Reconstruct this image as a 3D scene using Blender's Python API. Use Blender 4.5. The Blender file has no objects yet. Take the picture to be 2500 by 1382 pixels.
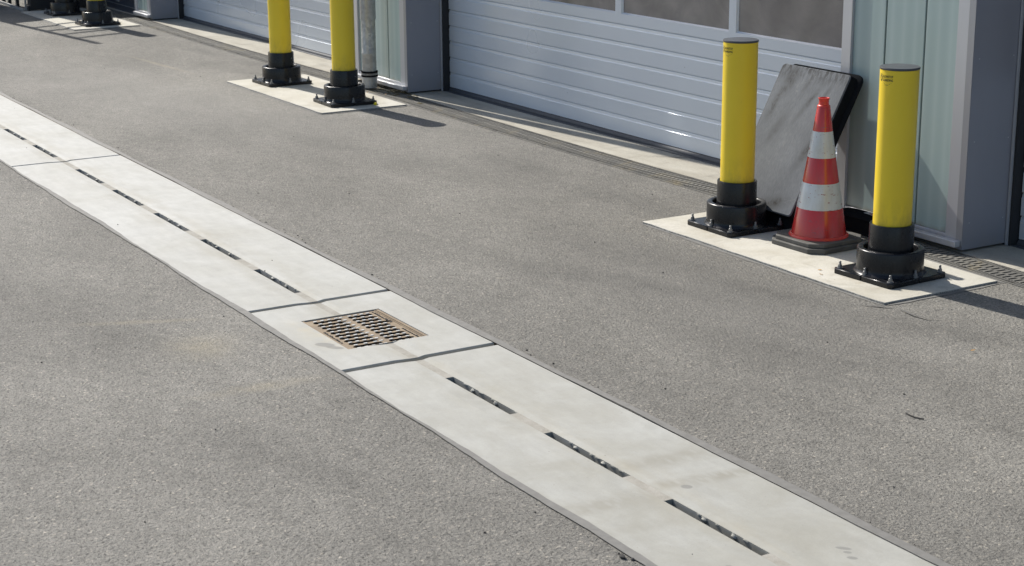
import bpy, math, random
from mathutils import Vector, Matrix

random.seed(7)
scene = bpy.context.scene
col = scene.collection

# ------------------------------------------------------------------ camera
cam_data = bpy.data.cameras.new("camera")
cam = bpy.data.objects.new("camera", cam_data)
col.objects.link(cam)
cam_data.sensor_width = 36.0
cam_data.lens = 36.0 * 4199.629 / 2500.0
cam_data.shift_y = -(691.0 - 677.184) / 2500.0
cam_data.clip_start = 0.1
cam_data.clip_end = 1000.0
R_ = Vector((0.510752, 0.859698, -0.007261))
U_ = Vector((-0.220643, 0.139238, 0.965365))
F_ = Vector((-0.830933, 0.491460, -0.260802))
mw = Matrix(((R_.x, U_.x, -F_.x, 0), (R_.y, U_.y, -F_.y, 0), (R_.z, U_.z, -F_.z, 2.25), (0, 0, 0, 1)))
cam.matrix_world = mw
cam_data.dof.use_dof = True
cam_data.dof.focus_distance = 8.6
cam_data.dof.aperture_fstop = 9.0
scene.camera = cam

# ------------------------------------------------------------------ world, sun, exposure
SUN_EL = math.radians(40.2)
LIGHT_DIR = Vector((1.0, 0.117, -math.tan(SUN_EL) * 1.0074)).normalized()
world = bpy.data.worlds.new("World")
scene.world = world
world.use_nodes = True
wn = world.node_tree.nodes
sky = wn.new("ShaderNodeTexSky")
sky.sky_type = 'NISHITA'
sky.sun_disc = False
sky.sun_elevation = SUN_EL
sky.sun_rotation = math.atan2(-LIGHT_DIR.x, -LIGHT_DIR.y)
sky.air_density = 1.0
sky.dust_density = 1.6
bg = wn["Background"]
bg.inputs[1].default_value = 0.10
world.node_tree.links.new(sky.outputs[0], bg.inputs[0])
sun_data = bpy.data.lights.new("sun", 'SUN')
sun_data.energy = 4.0
sun_data.angle = math.radians(0.55)
sun_data.color = (1.0, 0.955, 0.88)
sun = bpy.data.objects.new("sun", sun_data)
col.objects.link(sun)
sun.rotation_euler = LIGHT_DIR.to_track_quat('-Z', 'Y').to_euler()
sun.location = (-20, 0, 20)
scene.view_settings.view_transform = 'Standard'
scene.view_settings.look = 'None'
scene.view_settings.exposure = 0.68
scene.view_settings.gamma = 1.0

# ------------------------------------------------------------------ object helpers
def tag(o, label=None, cat=None, group=None, kind=None):
    if label: o["label"] = label
    if cat: o["category"] = cat
    if group: o["group"] = group
    if kind: o["kind"] = kind
    return o

def empty(name, loc=(0, 0, 0), rz=0.0):
    o = bpy.data.objects.new(name, None)
    o.empty_display_size = 0.1
    o.location = loc
    o.rotation_euler = (0, 0, rz)
    col.objects.link(o)
    return o

class MB:
    """collects faces of one mesh object"""
    def __init__(self):
        self.v = []; self.f = []; self.smooth = []
    def add(self, vs, fs, smooth=False):
        n = len(self.v)
        self.v += [tuple(x) for x in vs]
        self.f += [tuple(i + n for i in f) for f in fs]
        self.smooth += [smooth] * len(fs)
        return self
    def box(self, x0, x1, y0, y1, z0, z1):
        return self.add([(x0, y0, z0), (x1, y0, z0), (x1, y1, z0), (x0, y1, z0), (x0, y0, z1), (x1, y0, z1), (x1, y1, z1), (x0, y1, z1)],
                        [(0, 3, 2, 1), (4, 5, 6, 7), (0, 1, 5, 4), (1, 2, 6, 5), (2, 3, 7, 6), (3, 0, 4, 7)])
    def lathe(self, prof, n=48, c=(0, 0), smooth=True, closed=False):
        """prof: list of (r, z) from bottom to top on the outside"""
        vs = []; fs = []
        for r, z in prof:
            for k in range(n):
                a = 2 * math.pi * k / n
                vs.append((c[0] + r * math.cos(a), c[1] + r * math.sin(a), z))
        m = len(prof)
        for i in range(m if closed else m - 1):
            j = (i + 1) % m
            for k in range(n):
                k2 = (k + 1) % n
                fs.append((i * n + k, i * n + k2, j * n + k2, j * n + k))
        return self.add(vs, fs, smooth)
    def prism(self, poly, z0, z1):
        """poly ccw list of (x, y)"""
        n = len(poly)
        vs = [(x, y, z0) for x, y in poly] + [(x, y, z1) for x, y in poly]
        fs = [tuple(range(n - 1, -1, -1)), tuple(range(n, 2 * n))]
        for i in range(n):
            j = (i + 1) % n
            fs.append((i, j, n + j, n + i))
        return self.add(vs, fs)
    def tube(self, pts, r, n=10):
        pts = [Vector(q) for q in pts]
        vs = []; fs = []
        for i, q in enumerate(pts):
            d = (pts[min(i + 1, len(pts) - 1)] - pts[max(i - 1, 0)]).normalized()
            a = d.orthogonal().normalized() if abs(d.z) > .95 else Vector((0, 0, 1)).cross(d).normalized()
            b = d.cross(a)
            for k in range(n):
                t = 2 * math.pi * k / n
                vs.append(q + (a * math.cos(t) + b * math.sin(t)) * r)
        for i in range(len(pts) - 1):
            for k in range(n):
                k2 = (k + 1) % n
                fs.append((i * n + k, i * n + k2, (i + 1) * n + k2, (i + 1) * n + k))
        fs.append(tuple(range(n - 1, -1, -1))); fs.append(tuple(range((len(pts) - 1) * n, len(pts) * n)))
        return self.add(vs, fs, True)
    def obj(self, name, material, parent=None, loc=(0, 0, 0), bevel=0.0, angle=35, seg=2):
        me = bpy.data.meshes.new(name)
        me.from_pydata(self.v, [], self.f)
        me.validate()
        me.materials.append(material)
        if any(self.smooth) or bevel:
            for p in me.polygons: p.use_smooth = True
            me.set_sharp_from_angle(angle=math.radians(angle))
        me.update()
        o = bpy.data.objects.new(name, me)
        col.objects.link(o)
        o.location = loc
        if parent: o.parent = parent
        if bevel:
            b = o.modifiers.new("bevel", 'BEVEL')
            b.width = bevel; b.segments = seg; b.limit_method = 'ANGLE'; b.angle_limit = math.radians(40)
        return o

def copy_tree(o, parent=None):
    c = o.copy(); col.objects.link(c)
    if parent: c.parent = parent
    for ch in o.children: copy_tree(ch, c)
    return c

# ------------------------------------------------------------------ material helpers
class NM:
    def __init__(self, name):
        self.m = bpy.data.materials.new(name); self.m.use_nodes = True
        self.t = self.m.node_tree; self.n = self.t.nodes; self.l = self.t.links
        self.b = self.n["Principled BSDF"]
        self.pos = self.n.new("ShaderNodeNewGeometry").outputs["Position"]
        self.oc = self.n.new("ShaderNodeTexCoord").outputs["Object"]
    def link(self, a, b): self.l.new(a, b)
    def val(self, sock, v):
        if isinstance(v, bpy.types.NodeSocket): self.l.new(v, sock)
        else: sock.default_value = v
    def mapping(self, scale=(1, 1, 1), rot=(0, 0, 0), loc=(0, 0, 0), vec=None):
        m = self.n.new("ShaderNodeMapping")
        m.inputs["Scale"].default_value = scale; m.inputs["Rotation"].default_value = rot; m.inputs["Location"].default_value = loc
        self.link(vec or self.pos, m.inputs["Vector"]); return m.outputs[0]
    def noise(self, scale, detail=4, rough=.55, vec=None, dist=0.0):
        t = self.n.new("ShaderNodeTexNoise")
        t.inputs["Scale"].default_value = scale; t.inputs["Detail"].default_value = detail
        t.inputs["Roughness"].default_value = rough; t.inputs["Distortion"].default_value = dist
        self.link(vec or self.pos, t.inputs["Vector"]); return t.outputs["Fac"]
    def voro(self, scale, feature='F1', out="Distance", vec=None, rnd=1.0):
        t = self.n.new("ShaderNodeTexVoronoi"); t.feature = feature
        t.inputs["Scale"].default_value = scale; t.inputs["Randomness"].default_value = rnd
        self.link(vec or self.pos, t.inputs["Vector"]); return t.outputs[out]
    def ramp(self, fac, stops, interp='LINEAR'):
        r = self.n.new("ShaderNodeValToRGB"); r.color_ramp.interpolation = interp
        e = r.color_ramp.elements
        while len(e) < len(stops): e.new(.5)
        for q, (p, c) in zip(e, stops):
            q.position = p
            q.color = (c, c, c, 1) if isinstance(c, (int, float)) else (*c, 1)
        self.link(fac, r.inputs[0]); return r.outputs[0]
    def mix(self, fac, a, b, mode='MIX'):
        m = self.n.new("ShaderNodeMix"); m.data_type = 'RGBA'; m.blend_type = mode
        self.val(m.inputs[0], fac)
        for s, v in ((m.inputs[6], a), (m.inputs[7], b)):
            if isinstance(v, bpy.types.NodeSocket): self.link(v, s)
            else: s.default_value = (v, v, v, 1) if isinstance(v, (int, float)) else (*v, 1)
        return m.outputs[2]
    def math(self, op, a, b=0.0, c=0.0, clamp=False):
        m = self.n.new("ShaderNodeMath"); m.operation = op; m.use_clamp = clamp
        self.val(m.inputs[0], a); self.val(m.inputs[1], b); self.val(m.inputs[2], c); return m.outputs[0]
    def sep(self, vec=None):
        s = self.n.new("ShaderNodeSeparateXYZ"); self.link(vec or self.pos, s.inputs[0]); return s.outputs
    def blob(self, cx, cy, ang, a, b, soft=.5, vec=None):
        """soft elliptical mark lying in the xy plane"""
        m = self.n.new("ShaderNodeVectorMath"); m.operation = 'SUBTRACT'
        self.link(vec or self.pos, m.inputs[0]); m.inputs[1].default_value = (cx, cy, 0)
        mp = self.n.new("ShaderNodeMapping"); mp.vector_type = 'TEXTURE'
        mp.inputs["Rotation"].default_value = (0, 0, math.radians(ang)); mp.inputs["Scale"].default_value = (a, b, 1e6)
        self.link(m.outputs[0], mp.inputs[0])
        l = self.n.new("ShaderNodeVectorMath"); l.operation = 'LENGTH'; self.link(mp.outputs[0], l.inputs[0])
        mr = self.n.new("ShaderNodeMapRange"); mr.interpolation_type = 'SMOOTHSTEP'
        self.link(l.outputs["Value"], mr.inputs[0])
        mr.inputs[1].default_value = 1.0; mr.inputs[2].default_value = 1.0 - soft; mr.inputs[3].default_value = 0.0; mr.inputs[4].default_value = 1.0
        return mr.outputs[0]
    def bump(self, h, strength=.3, dist=.01, normal=None):
        b = self.n.new("ShaderNodeBump"); b.inputs["Strength"].default_value = strength; b.inputs["Distance"].default_value = dist
        self.link(h, b.inputs["Height"])
        if normal: self.link(normal, b.inputs["Normal"])
        self.link(b.outputs[0], self.b.inputs["Normal"]); return b.outputs[0]
    def set(self, base=None, rough=None, metal=None, spec=None, coat=None):
        if base is not None:
            s = self.b.inputs["Base Color"]
            if isinstance(base, bpy.types.NodeSocket): self.link(base, s)
            else: s.default_value = (base, base, base, 1) if isinstance(base, (int, float)) else (*base, 1)
        if rough is not None: self.val(self.b.inputs["Roughness"], rough)
        if metal is not None: self.val(self.b.inputs["Metallic"], metal)
        if spec is not None: self.val(self.b.inputs["Specular IOR Level"], spec)
        if coat is not None:
            self.val(self.b.inputs["Coat Weight"], coat); self.b.inputs["Coat Roughness"].default_value = .12
        return self.m

def simple(name, base, rough=.5, metal=0.0, var=.12, nscale=30, bump=0.0, coat=None, spec=None):
    n = NM(name)
    f = n.noise(nscale, 5)
    lo = tuple(c * (1 - var) for c in base); hi = tuple(min(1, c * (1 + var)) for c in base)
    n.set(n.ramp(f, [(.3, lo), (.7, hi)]), rough, metal, spec, coat)
    if bump: n.bump(f, bump, .004)
    return n.m

# asphalt ------------------------------------------------------------
def make_asphalt():
    n = NM("asphalt")
    big = n.ramp(n.noise(.6, 5, .62, n.mapping((.55, 1.0, 1)), dist=.6), [(.32, .78), (.68, 1.13)])
    mid = n.ramp(n.noise(2.2, 6, .7, n.mapping((.6, 1.1, 1)), dist=.5), [(.3, .84), (.7, 1.12)])
    wear = n.ramp(n.noise(17, 6, .72, dist=.5), [(.30, .74), (.5, 1.0), (.72, 1.12)])
    cell = n.sep(n.voro(110, out="Color"))[0]
    stone = n.ramp(cell, [(0, (.172, .165, .148)), (.35, (.205, .196, .175)), (.7, (.224, .214, .191)), (.96, (.240, .229, .203)), (.995, (.36, .33, .28))])
    fine = n.ramp(n.noise(170, 3, .65), [(.3, .88), (.7, 1.09)])
    pit = n.ramp(n.noise(85, 3, .6), [(.33, .30), (.45, 1.0), (1.0, 1.06)])
    c = n.mix(1, stone, fine, 'MULTIPLY')
    c = n.mix(1, c, pit, 'MULTIPLY')
    for k in (big, mid, wear): c = n.mix(1, c, k, 'MULTIPLY')
    # grazing light painted pale into the far part of the yard, dark worn ground near the right pad, two pale tan trails
    c = n.mix(n.math('MULTIPLY', n.blob(-13.5, 4.8, 12, 5.5, 1.5, 1.0), .3), c, (.30, .29, .27))
    c = n.mix(n.math('MULTIPLY', n.blob(-6.2, 5.0, 0, 1.9, .9, 1.0), .45), c, (.125, .121, .114))
    trail = n.ramp(n.noise(7, 5, .75), [(.32, .1), (.62, 1.0)])
    for (x, y, a, l, w) in ((-6.24, 2.52, 88, .40, .085), (-7.41, 2.38, 67, .48, .05), (-6.9, 2.5, 75, .25, .3), (-15.5, 5.35, 4, 1.1, .05)):
        c = n.mix(n.math('MULTIPLY', n.math('MULTIPLY', n.blob(x, y, a, l, w, .9), trail), .5), c, (.31, .275, .20))
    for (x, y, a, l, w, k) in ((-7.14, 4.47, 25, .55, .20, .6), (-6.72, 4.72, 15, .6, .16, .6), (-8.3, 5.72, 5, .9, .28, .5), (-9.6, 5.72, 5, .7, .25, .45), (-7.3, 5.0, 10, 1.1, .25, .4), (-6.2, 5.17, 15, .6, .18, .6), (-5.35, 5.4, 30, .7, .3, .6), (-14.4, 5.85, 5, .7, .25, .45), (-16.2, 6.0, 5, 1.2, .15, .4), (-10.8, 5.0, 10, 1.3, .3, .35), (-5.2, 4.6, 20, 1.3, .5, .3), (-5.6, 2.2, 20, .9, .3, .35), (-7.9, 2.4, 15, .9, .2, .3), (-12.0, 3.0, 10, 1.5, .3, .3)):
        c = n.mix(n.math('MULTIPLY', n.math('MULTIPLY', n.blob(x, y, a, l, w, 1.0), trail), k), c, (.082, .079, .073))
    n.set(c, .82, spec=.35)
    h = n.math('ADD', n.math('MULTIPLY', n.noise(70, 3, .6), 1.3), n.math('MULTIPLY', n.noise(190, 3, .7), .6))
    h = n.math('ADD', h, n.math('MULTIPLY', n.noise(24, 3, .6), .6))
    n.bump(h, .9, .011)
    return n.m
M_ASPHALT = make_asphalt()

# pale precast concrete of the channel --------------------------------
def make_slab_concrete():
    n = NM("pale_concrete")
    a = n.ramp(n.noise(1.7, 6, .62, dist=.6), [(.28, (.372, .366, .338)), (.55, (.425, .423, .405)), (.75, (.455, .455, .442))])
    streak = n.ramp(n.noise(5, 5, .6, n.mapping((.9, 3.5, 1), (0, 0, math.radians(12)))), [(.3, .93), (.7, 1.05)])
    c = n.mix(1, a, streak, 'MULTIPLY')
    fine = n.ramp(n.noise(140, 3, .7), [(.25, .94), (.75, 1.05)])
    c = n.mix(1, c, fine, 'MULTIPLY')
    c = n.mix(1, c, n.ramp(n.noise(11, 6, .72, n.mapping((1, .8, 1)), dist=.7), [(.3, .93), (.7, 1.05)]), 'MULTIPLY')
    pore = n.math('MULTIPLY', n.ramp(n.voro(42), [(.0, 1.0), (.07, 1.0), (.11, 0.0)]), n.ramp(n.noise(5), [(.48, 0.0), (.6, .6)]))
    c = n.mix(pore, c, (.24, .23, .20))
    # whiter to the left, more used to the right
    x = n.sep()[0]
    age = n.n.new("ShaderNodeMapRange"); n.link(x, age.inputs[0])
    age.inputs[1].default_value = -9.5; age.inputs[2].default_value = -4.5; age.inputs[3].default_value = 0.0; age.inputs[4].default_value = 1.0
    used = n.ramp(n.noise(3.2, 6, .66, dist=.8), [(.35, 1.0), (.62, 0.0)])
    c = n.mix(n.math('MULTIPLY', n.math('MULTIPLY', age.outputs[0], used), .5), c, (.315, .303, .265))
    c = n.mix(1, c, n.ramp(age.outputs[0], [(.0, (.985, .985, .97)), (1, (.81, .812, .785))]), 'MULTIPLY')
    # two dirty tyre tracks across the strip with a tread print
    tread = n.ramp(n.voro(26, vec=n.mapping((.55, 1.4, 1), (0, 0, math.radians(20)))), [(.15, .35), (.5, 1.0)])
    soft = n.ramp(n.noise(7, 4, .6), [(.3, .3), (.65, 1.0)])
    for (tx, ty, l, w, k) in ((-4.72, 3.42, .40, .095, 1.0), (-4.48, 3.0, .34, .08, .9), (-4.50, 3.40, .38, .07, .95), (-4.25, 3.1, .5, .06, .35), (-4.87, 3.1, .35, .05, .3)):
        msk = n.math('MULTIPLY', n.math('MULTIPLY', n.blob(tx, ty, 82, l, w, .8), tread), soft)
        c = n.mix(n.math('MULTIPLY', msk, k), c, (.245, .235, .20))
    # grime washed toward the slots
    yy = n.sep()[1]
    near = n.math('MULTIPLY', n.ramp(n.math('ABSOLUTE', n.math('SUBTRACT', yy, 3.235)), [(.03, 1.0), (.17, 0.0)]), n.ramp(n.noise(6, 5, .65, n.mapping((.5, 1.5, 1))), [(.42, 0.0), (.7, .55)]))
    c = n.mix(near, c, (.30, .275, .215))
    # damp spots
    edge = n.math('SUBTRACT', n.noise(30, 3, .6), .5)
    for (sx, sy, aa, bb) in ((-6.63, 2.965, .055, .032), (-6.57, 2.985, .05, .022), (-4.465, 3.335, .024, .02), (-3.79, 3.45, .03, .012), (-3.76, 3.44, .016, .01), (-3.72, 3.425, .02, .012), (-3.87, 3.06, .015, .01), (-3.82, 3.075, .017, .009)):
        c = n.mix(n.math('MULTIPLY', n.blob(sx, sy, 40, aa, bb, .3), .8), c, (.19, .188, .175))
    # rust wash round the grate
    rust = n.ramp(n.noise(12, 4, .6), [(.4, 0.0), (.75, 1.0)])
    c = n.mix(n.math('MULTIPLY', n.math('MULTIPLY', n.blob(-6.77, 3.0, 0, .4, .12, 1.0), rust), .45), c, (.47, .38, .22))
    spk = n.ramp(n.voro(14), [(.0, 1.0), (.035, 1.0), (.06, 0.0)])
    c = n.mix(n.math('MULTIPLY', spk, n.ramp(n.noise(2.3), [(.5, 0), (.6, .7)])), c, (.16, .15, .13))
    n.set(c, .78, spec=.35)
    n.bump(n.math('ADD', n.noise(60, 4, .6), n.math('MULTIPLY', n.noise(6, 3), 1.5)), .14, .004)
    return n.m
M_SLAB = make_slab_concrete()

def make_groove_dirt():
    n = NM("silty_groove")
    n.set(n.ramp(n.noise(16, 5, .65), [(.3, (.245, .23, .195)), (.7, (.335, .32, .285))]), .9)
    n.bump(n.noise(120, 3), .4, .004); return n.m
M_GROOVE = make_groove_dirt()

def make_pad():
    n = NM("pad_concrete")
    c = n.ramp(n.noise(2.5, 6, .6, dist=.5), [(.3, (.40, .375, .31)), (.55, (.50, .48, .42)), (.75, (.54, .52, .47))])
    c = n.mix(1, c, n.ramp(n.noise(90, 3, .7), [(.3, .9), (.7, 1.06)]), 'MULTIPLY')
    spk = n.ramp(n.voro(22), [(.0, 1.0), (.05, 1.0), (.09, 0.0)])
    c = n.mix(n.math('MULTIPLY', spk, n.ramp(n.noise(4), [(.5, 0), (.6, .8)])), c, (.10, .08, .06))
    rust = n.ramp(n.noise(8, 5, .7), [(.4, 0.0), (.68, 1.0)])
    for (x, y) in ((-7.397, 5.828), (-6.166, 5.832), (-13.735, 5.83), (-12.475, 5.832), (-20.085, 5.83), (-18.865, 5.832)):
        c = n.mix(n.math('MULTIPLY', n.math('MULTIPLY', n.blob(x, y, 45, .34, .34, .45), rust), .6), c, (.27, .215, .12))
    c = n.mix(n.math('MULTIPLY', n.ramp(n.noise(5, 6, .7, dist=1.0), [(.52, 0.0), (.7, .45)]), 1.0), c, (.26, .24, .19))
    z = n.sep()[2]
    side = n.ramp(z, [(.0085, 1.0), (.0105, 0.0)])
    agg = n.ramp(n.noise(120, 3, .7), [(.35, (.10, .098, .094)), (.65, (.42, .41, .38))])
    c = n.mix(side, c, agg)
    n.set(c, .85, spec=.3)
    n.bump(n.noise(70, 4, .65), .25, .004); return n.m
M_PAD = make_pad()

def make_apron():
    n = NM("apron_concrete")
    c = n.ramp(n.noise(3.0, 6, .62, n.mapping((.6, 2, 1))), [(.28, (.30, .275, .225)), (.55, (.40, .375, .315)), (.75, (.46, .44, .38))])
    c = n.mix(1, c, n.ramp(n.noise(110, 3, .7), [(.3, .86), (.7, 1.08)]), 'MULTIPLY')
    st = n.ramp(n.noise(8, 4, .6, n.mapping((1, .35, 1), (0, 0, math.radians(25)))), [(.55, 0.0), (.72, .5)])
    c = n.mix(st, c, (.20, .19, .165))
    n.set(c, .85, spec=.3)
    n.bump(n.noise(90, 4, .65), .3, .004); return n.m
M_APRON = make_apron()

M_SEAL = simple("bitumen_sealant", (.15, .146, .136), .75, var=.14, nscale=25, bump=.25)
M_CRACK = simple("crack_filler", (.10, .098, .095), .75, var=.15, nscale=30, bump=.2)
M_VOID = simple("drain_void", (.045, .042, .038), .95, var=.2)

def make_iron():
    n = NM("rusty_cast_iron")
    c = n.ramp(n.noise(11, 6, .65, dist=.5), [(.25, (.17, .142, .112)), (.5, (.225, .168, .108)), (.75, (.29, .235, .165))])
    c = n.mix(1, c, n.ramp(n.noise(150, 3, .7), [(.3, .82), (.7, 1.1)]), 'MULTIPLY')
    n.set(c, .75, .0, spec=.35); n.bump(n.noise(160, 3), .35, .003); return n.m
M_IRON = make_iron()
M_SLOT_SHADE = simple("shaded_grimy_iron", (.022, .018, .014), .9, var=.3)  # grimy iron, darkened in colour to stand for shade inside the grate slots
M_STUD = simple("bright_worn_iron", (.50, .50, .48), .5, .15, var=.15, nscale=60)

def make_channel_iron():
    n = NM("galvanised_grating")
    c = n.ramp(n.noise(3.2, 6, .7, dist=.8), [(.28, (.115, .113, .106)), (.55, (.165, .158, .14)), (.72, (.235, .20, .13))])
    c = n.mix(1, c, n.ramp(n.noise(120, 3, .7), [(.3, .8), (.7, 1.12)]), 'MULTIPLY')
    n.set(c, .72, .15, spec=.4); n.bump(n.noise(120, 3), .3, .003); return n.m
M_CHANNEL = make_channel_iron()

# yellow plastic ------------------------------------------------------
def make_yellow():
    n = NM("yellow_plastic")
    c = n.ramp(n.noise(4, 5, .6, n.mapping((1, 1, .5))), [(.3, (.77, .55, .022)), (.7, (.82, .60, .028))])
    scuff = n.ramp(n.noise(22, 6, .75, n.mapping((1, 1, .3))), [(.66, 0.0), (.74, .5)])
    c = n.mix(scuff, c, (.42, .33, .03))
    zz = n.sep(n.oc)[2]
    foot = n.math('MULTIPLY', n.ramp(zz, [(.28, .6), (.42, 0.0)]), n.ramp(n.noise(16, 5, .7, n.mapping((1, 1, .4))), [(.4, 0.0), (.7, 1.0)]))
    c = n.mix(foot, c, (.33, .25, .045))
    n.set(c, n.ramp(n.noise(9, 4), [(.3, .30), (.7, .42)]), spec=.5); n.bump(n.noise(30, 3), .02, .004); return n.m
M_YELLOW = make_yellow()

def make_black(name, base, dust, rough=(.28, .5), k=.5):
    n = NM(name)
    d = n.ramp(n.noise(9, 6, .7, n.mapping((1, 1, .5), vec=n.oc), dist=.6), [(.4, 0.0), (.8, k)])
    n.set(n.mix(d, base, dust), n.ramp(n.noise(14, 5, .6), [(.3, rough[0]), (.7, rough[1])]), spec=.5)
    n.bump(n.noise(45, 4), .05, .004); return n.m
M_BLACK = make_black("black_coated_steel", (.008, .0088, .011), (.06, .056, .05), (.2, .36), k=.12)
M_BLACK.node_tree.nodes["Principled BSDF"].inputs["Specular IOR Level"].default_value = .32
M_RUBBER = make_black("dusty_black_rubber", (.075, .072, .066), (.15, .142, .125), (.6, .85), .8)
M_TUB = make_black("black_tub_plastic", (.011, .012, .0135), (.045, .043, .04), (.5, .7), .15)
M_TUB.node_tree.nodes["Principled BSDF"].inputs["Specular IOR Level"].default_value = 0.0
M_CAP = make_black("grey_cap_plastic", (.055, .058, .064), (.11, .11, .11), (.3, .45), .4)
M_BOLT = simple("zinc_bolts", (.20, .20, .198), .5, .35, var=.3, nscale=90)
M_PRINT = simple("black_print", (.022, .022, .02), .6)

# facade --------------------------------------------------------------
def make_door():
    n = NM("silver_door_paint")
    c = n.ramp(n.noise(1.3, 4, .5), [(.3, (.60, .65, .715)), (.7, (.645, .695, .755))])
    grain = n.noise(55, 3, .6, n.mapping((.5, 1, 1.6)))
    spk = n.math('MULTIPLY', n.ramp(n.voro(5.5), [(.0, 1.0), (.02, 1.0), (.035, 0.0)]), n.ramp(n.noise(1.3), [(.5, 0.0), (.56, .55)]))
    c = n.mix(spk, c, (.15, .14, .13))
    n.set(c, n.ramp(n.noise(1.2, 2), [(.3, .27), (.7, .31)]), .25, spec=.5, coat=.25)
    n.bump(grain, .025, .002); return n.m
M_DOOR = make_door()
def make_alu(name, base, rough=.38, metal=.4):
    n = NM(name)
    c = n.ramp(n.noise(2.2, 5, .6, n.mapping((1, 1, .3))), [(.3, tuple(q * .94 for q in base)), (.7, tuple(q * 1.05 for q in base))])
    low = n.sep()[2]
    c = n.mix(n.math('MULTIPLY', n.ramp(low, [(.02, 1.0), (.16, 0.0)]), n.ramp(n.noise(14, 4, .6), [(.4, 0), (.8, .5)])), c, (.30, .26, .19))
    n.set(c, rough, metal, spec=.5); n.bump(n.noise(90, 3), .04, .003); return n.m
M_FRAME = make_alu("light_grey_aluminium", (.50, .51, .54))
M_TRIM = make_alu("mid_grey_aluminium", (.33, .335, .36))
M_PILLAR = make_alu("dark_grey_cladding", (.275, .28, .315), .42, .2)
M_SEALR = simple("door_rubber_seal", (.055, .06, .07), .6, var=.12)
M_GAP = simple("dark_gap", (.02, .021, .024), .8)
M_DARKDOOR = simple("dark_blue_door", (.045, .052, .072), .35, .1, var=.1, nscale=3)
M_WALL = simple("grey_wall_panel", (.28, .29, .31), .55, .1, var=.08, nscale=2)

def make_glass_wall():
    n = NM("frosted_channel_glass")
    x = n.sep()
    wave = n.n.new("ShaderNodeTexWave"); wave.wave_type = 'BANDS'; wave.bands_direction = 'X'
    wave.inputs["Scale"].default_value = 3.6; wave.inputs["Distortion"].default_value = .15; wave.inputs["Detail"].default_value = 1
    n.link(n.mapping((1, 1, .02)), wave.inputs["Vector"])
    c = n.ramp(wave.outputs["Fac"], [(.0, (.325, .405, .395)), (.5, (.335, .418, .407)), (.85, (.35, .432, .42)), (1, (.365, .445, .435))])
    c = n.mix(1, c, n.ramp(n.noise(2, 4, .5, n.mapping((1, 1, .25))), [(.3, .95), (.7, 1.04)]), 'MULTIPLY')
    z = n.math('ADD', x[2], n.math('MULTIPLY', n.noise(18, 4), -.05))
    c = n.mix(n.ramp(z, [(.045, .75), (.085, 0.0)]), c, (.24, .20, .13))
    n.set(c, .22, spec=.5); n.bump(wave.outputs["Fac"], .02, .002); return n.m
M_GLASS = make_glass_wall()
def make_pane():
    n = NM("painted_reflection_glass")
    sw = n.ramp(n.noise(2.4, 5, .6, n.mapping((1, 1, 1.3)), dist=2.0), [(.3, (.19, .172, .163)), (.7, (.26, .237, .215))])  # dust tone and cloudy yard reflection painted into the base colour
    wv = n.n.new("ShaderNodeTexWave"); wv.wave_type = 'RINGS'; wv.rings_direction = 'SPHERICAL'
    wv.inputs["Scale"].default_value = 1.1; wv.inputs["Distortion"].default_value = 5; wv.inputs["Detail"].default_value = 3; wv.inputs["Detail Scale"].default_value = 1.4
    n.link(n.mapping((1, .01, 1), loc=(9.4, 0, -1.35)), wv.inputs["Vector"])
    sw = n.mix(1, sw, n.ramp(wv.outputs["Fac"], [(.0, .88), (1, 1.1)]), 'MULTIPLY')
    n.set(sw, n.ramp(n.noise(6, 4, .6, dist=2.0), [(.3, .07), (.7, .22)]), spec=.8); return n.m
M_PANE = make_pane()

def make_zinc():
    n = NM("galvanised_pipe")
    sp = n.voro(42, out="Color")
    c = n.mix(n.sep(sp)[0], (.30, .315, .33), (.46, .47, .475))
    st = n.math('MULTIPLY', n.ramp(n.noise(6, 5, .7, n.mapping((4, 4, .5))), [(.5, 0), (.75, .65)]), 1.0)
    c = n.mix(st, c, (.40, .34, .23))
    n.set(c, .42, .45, spec=.5); return n.m
M_ZINC = make_zinc()

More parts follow.
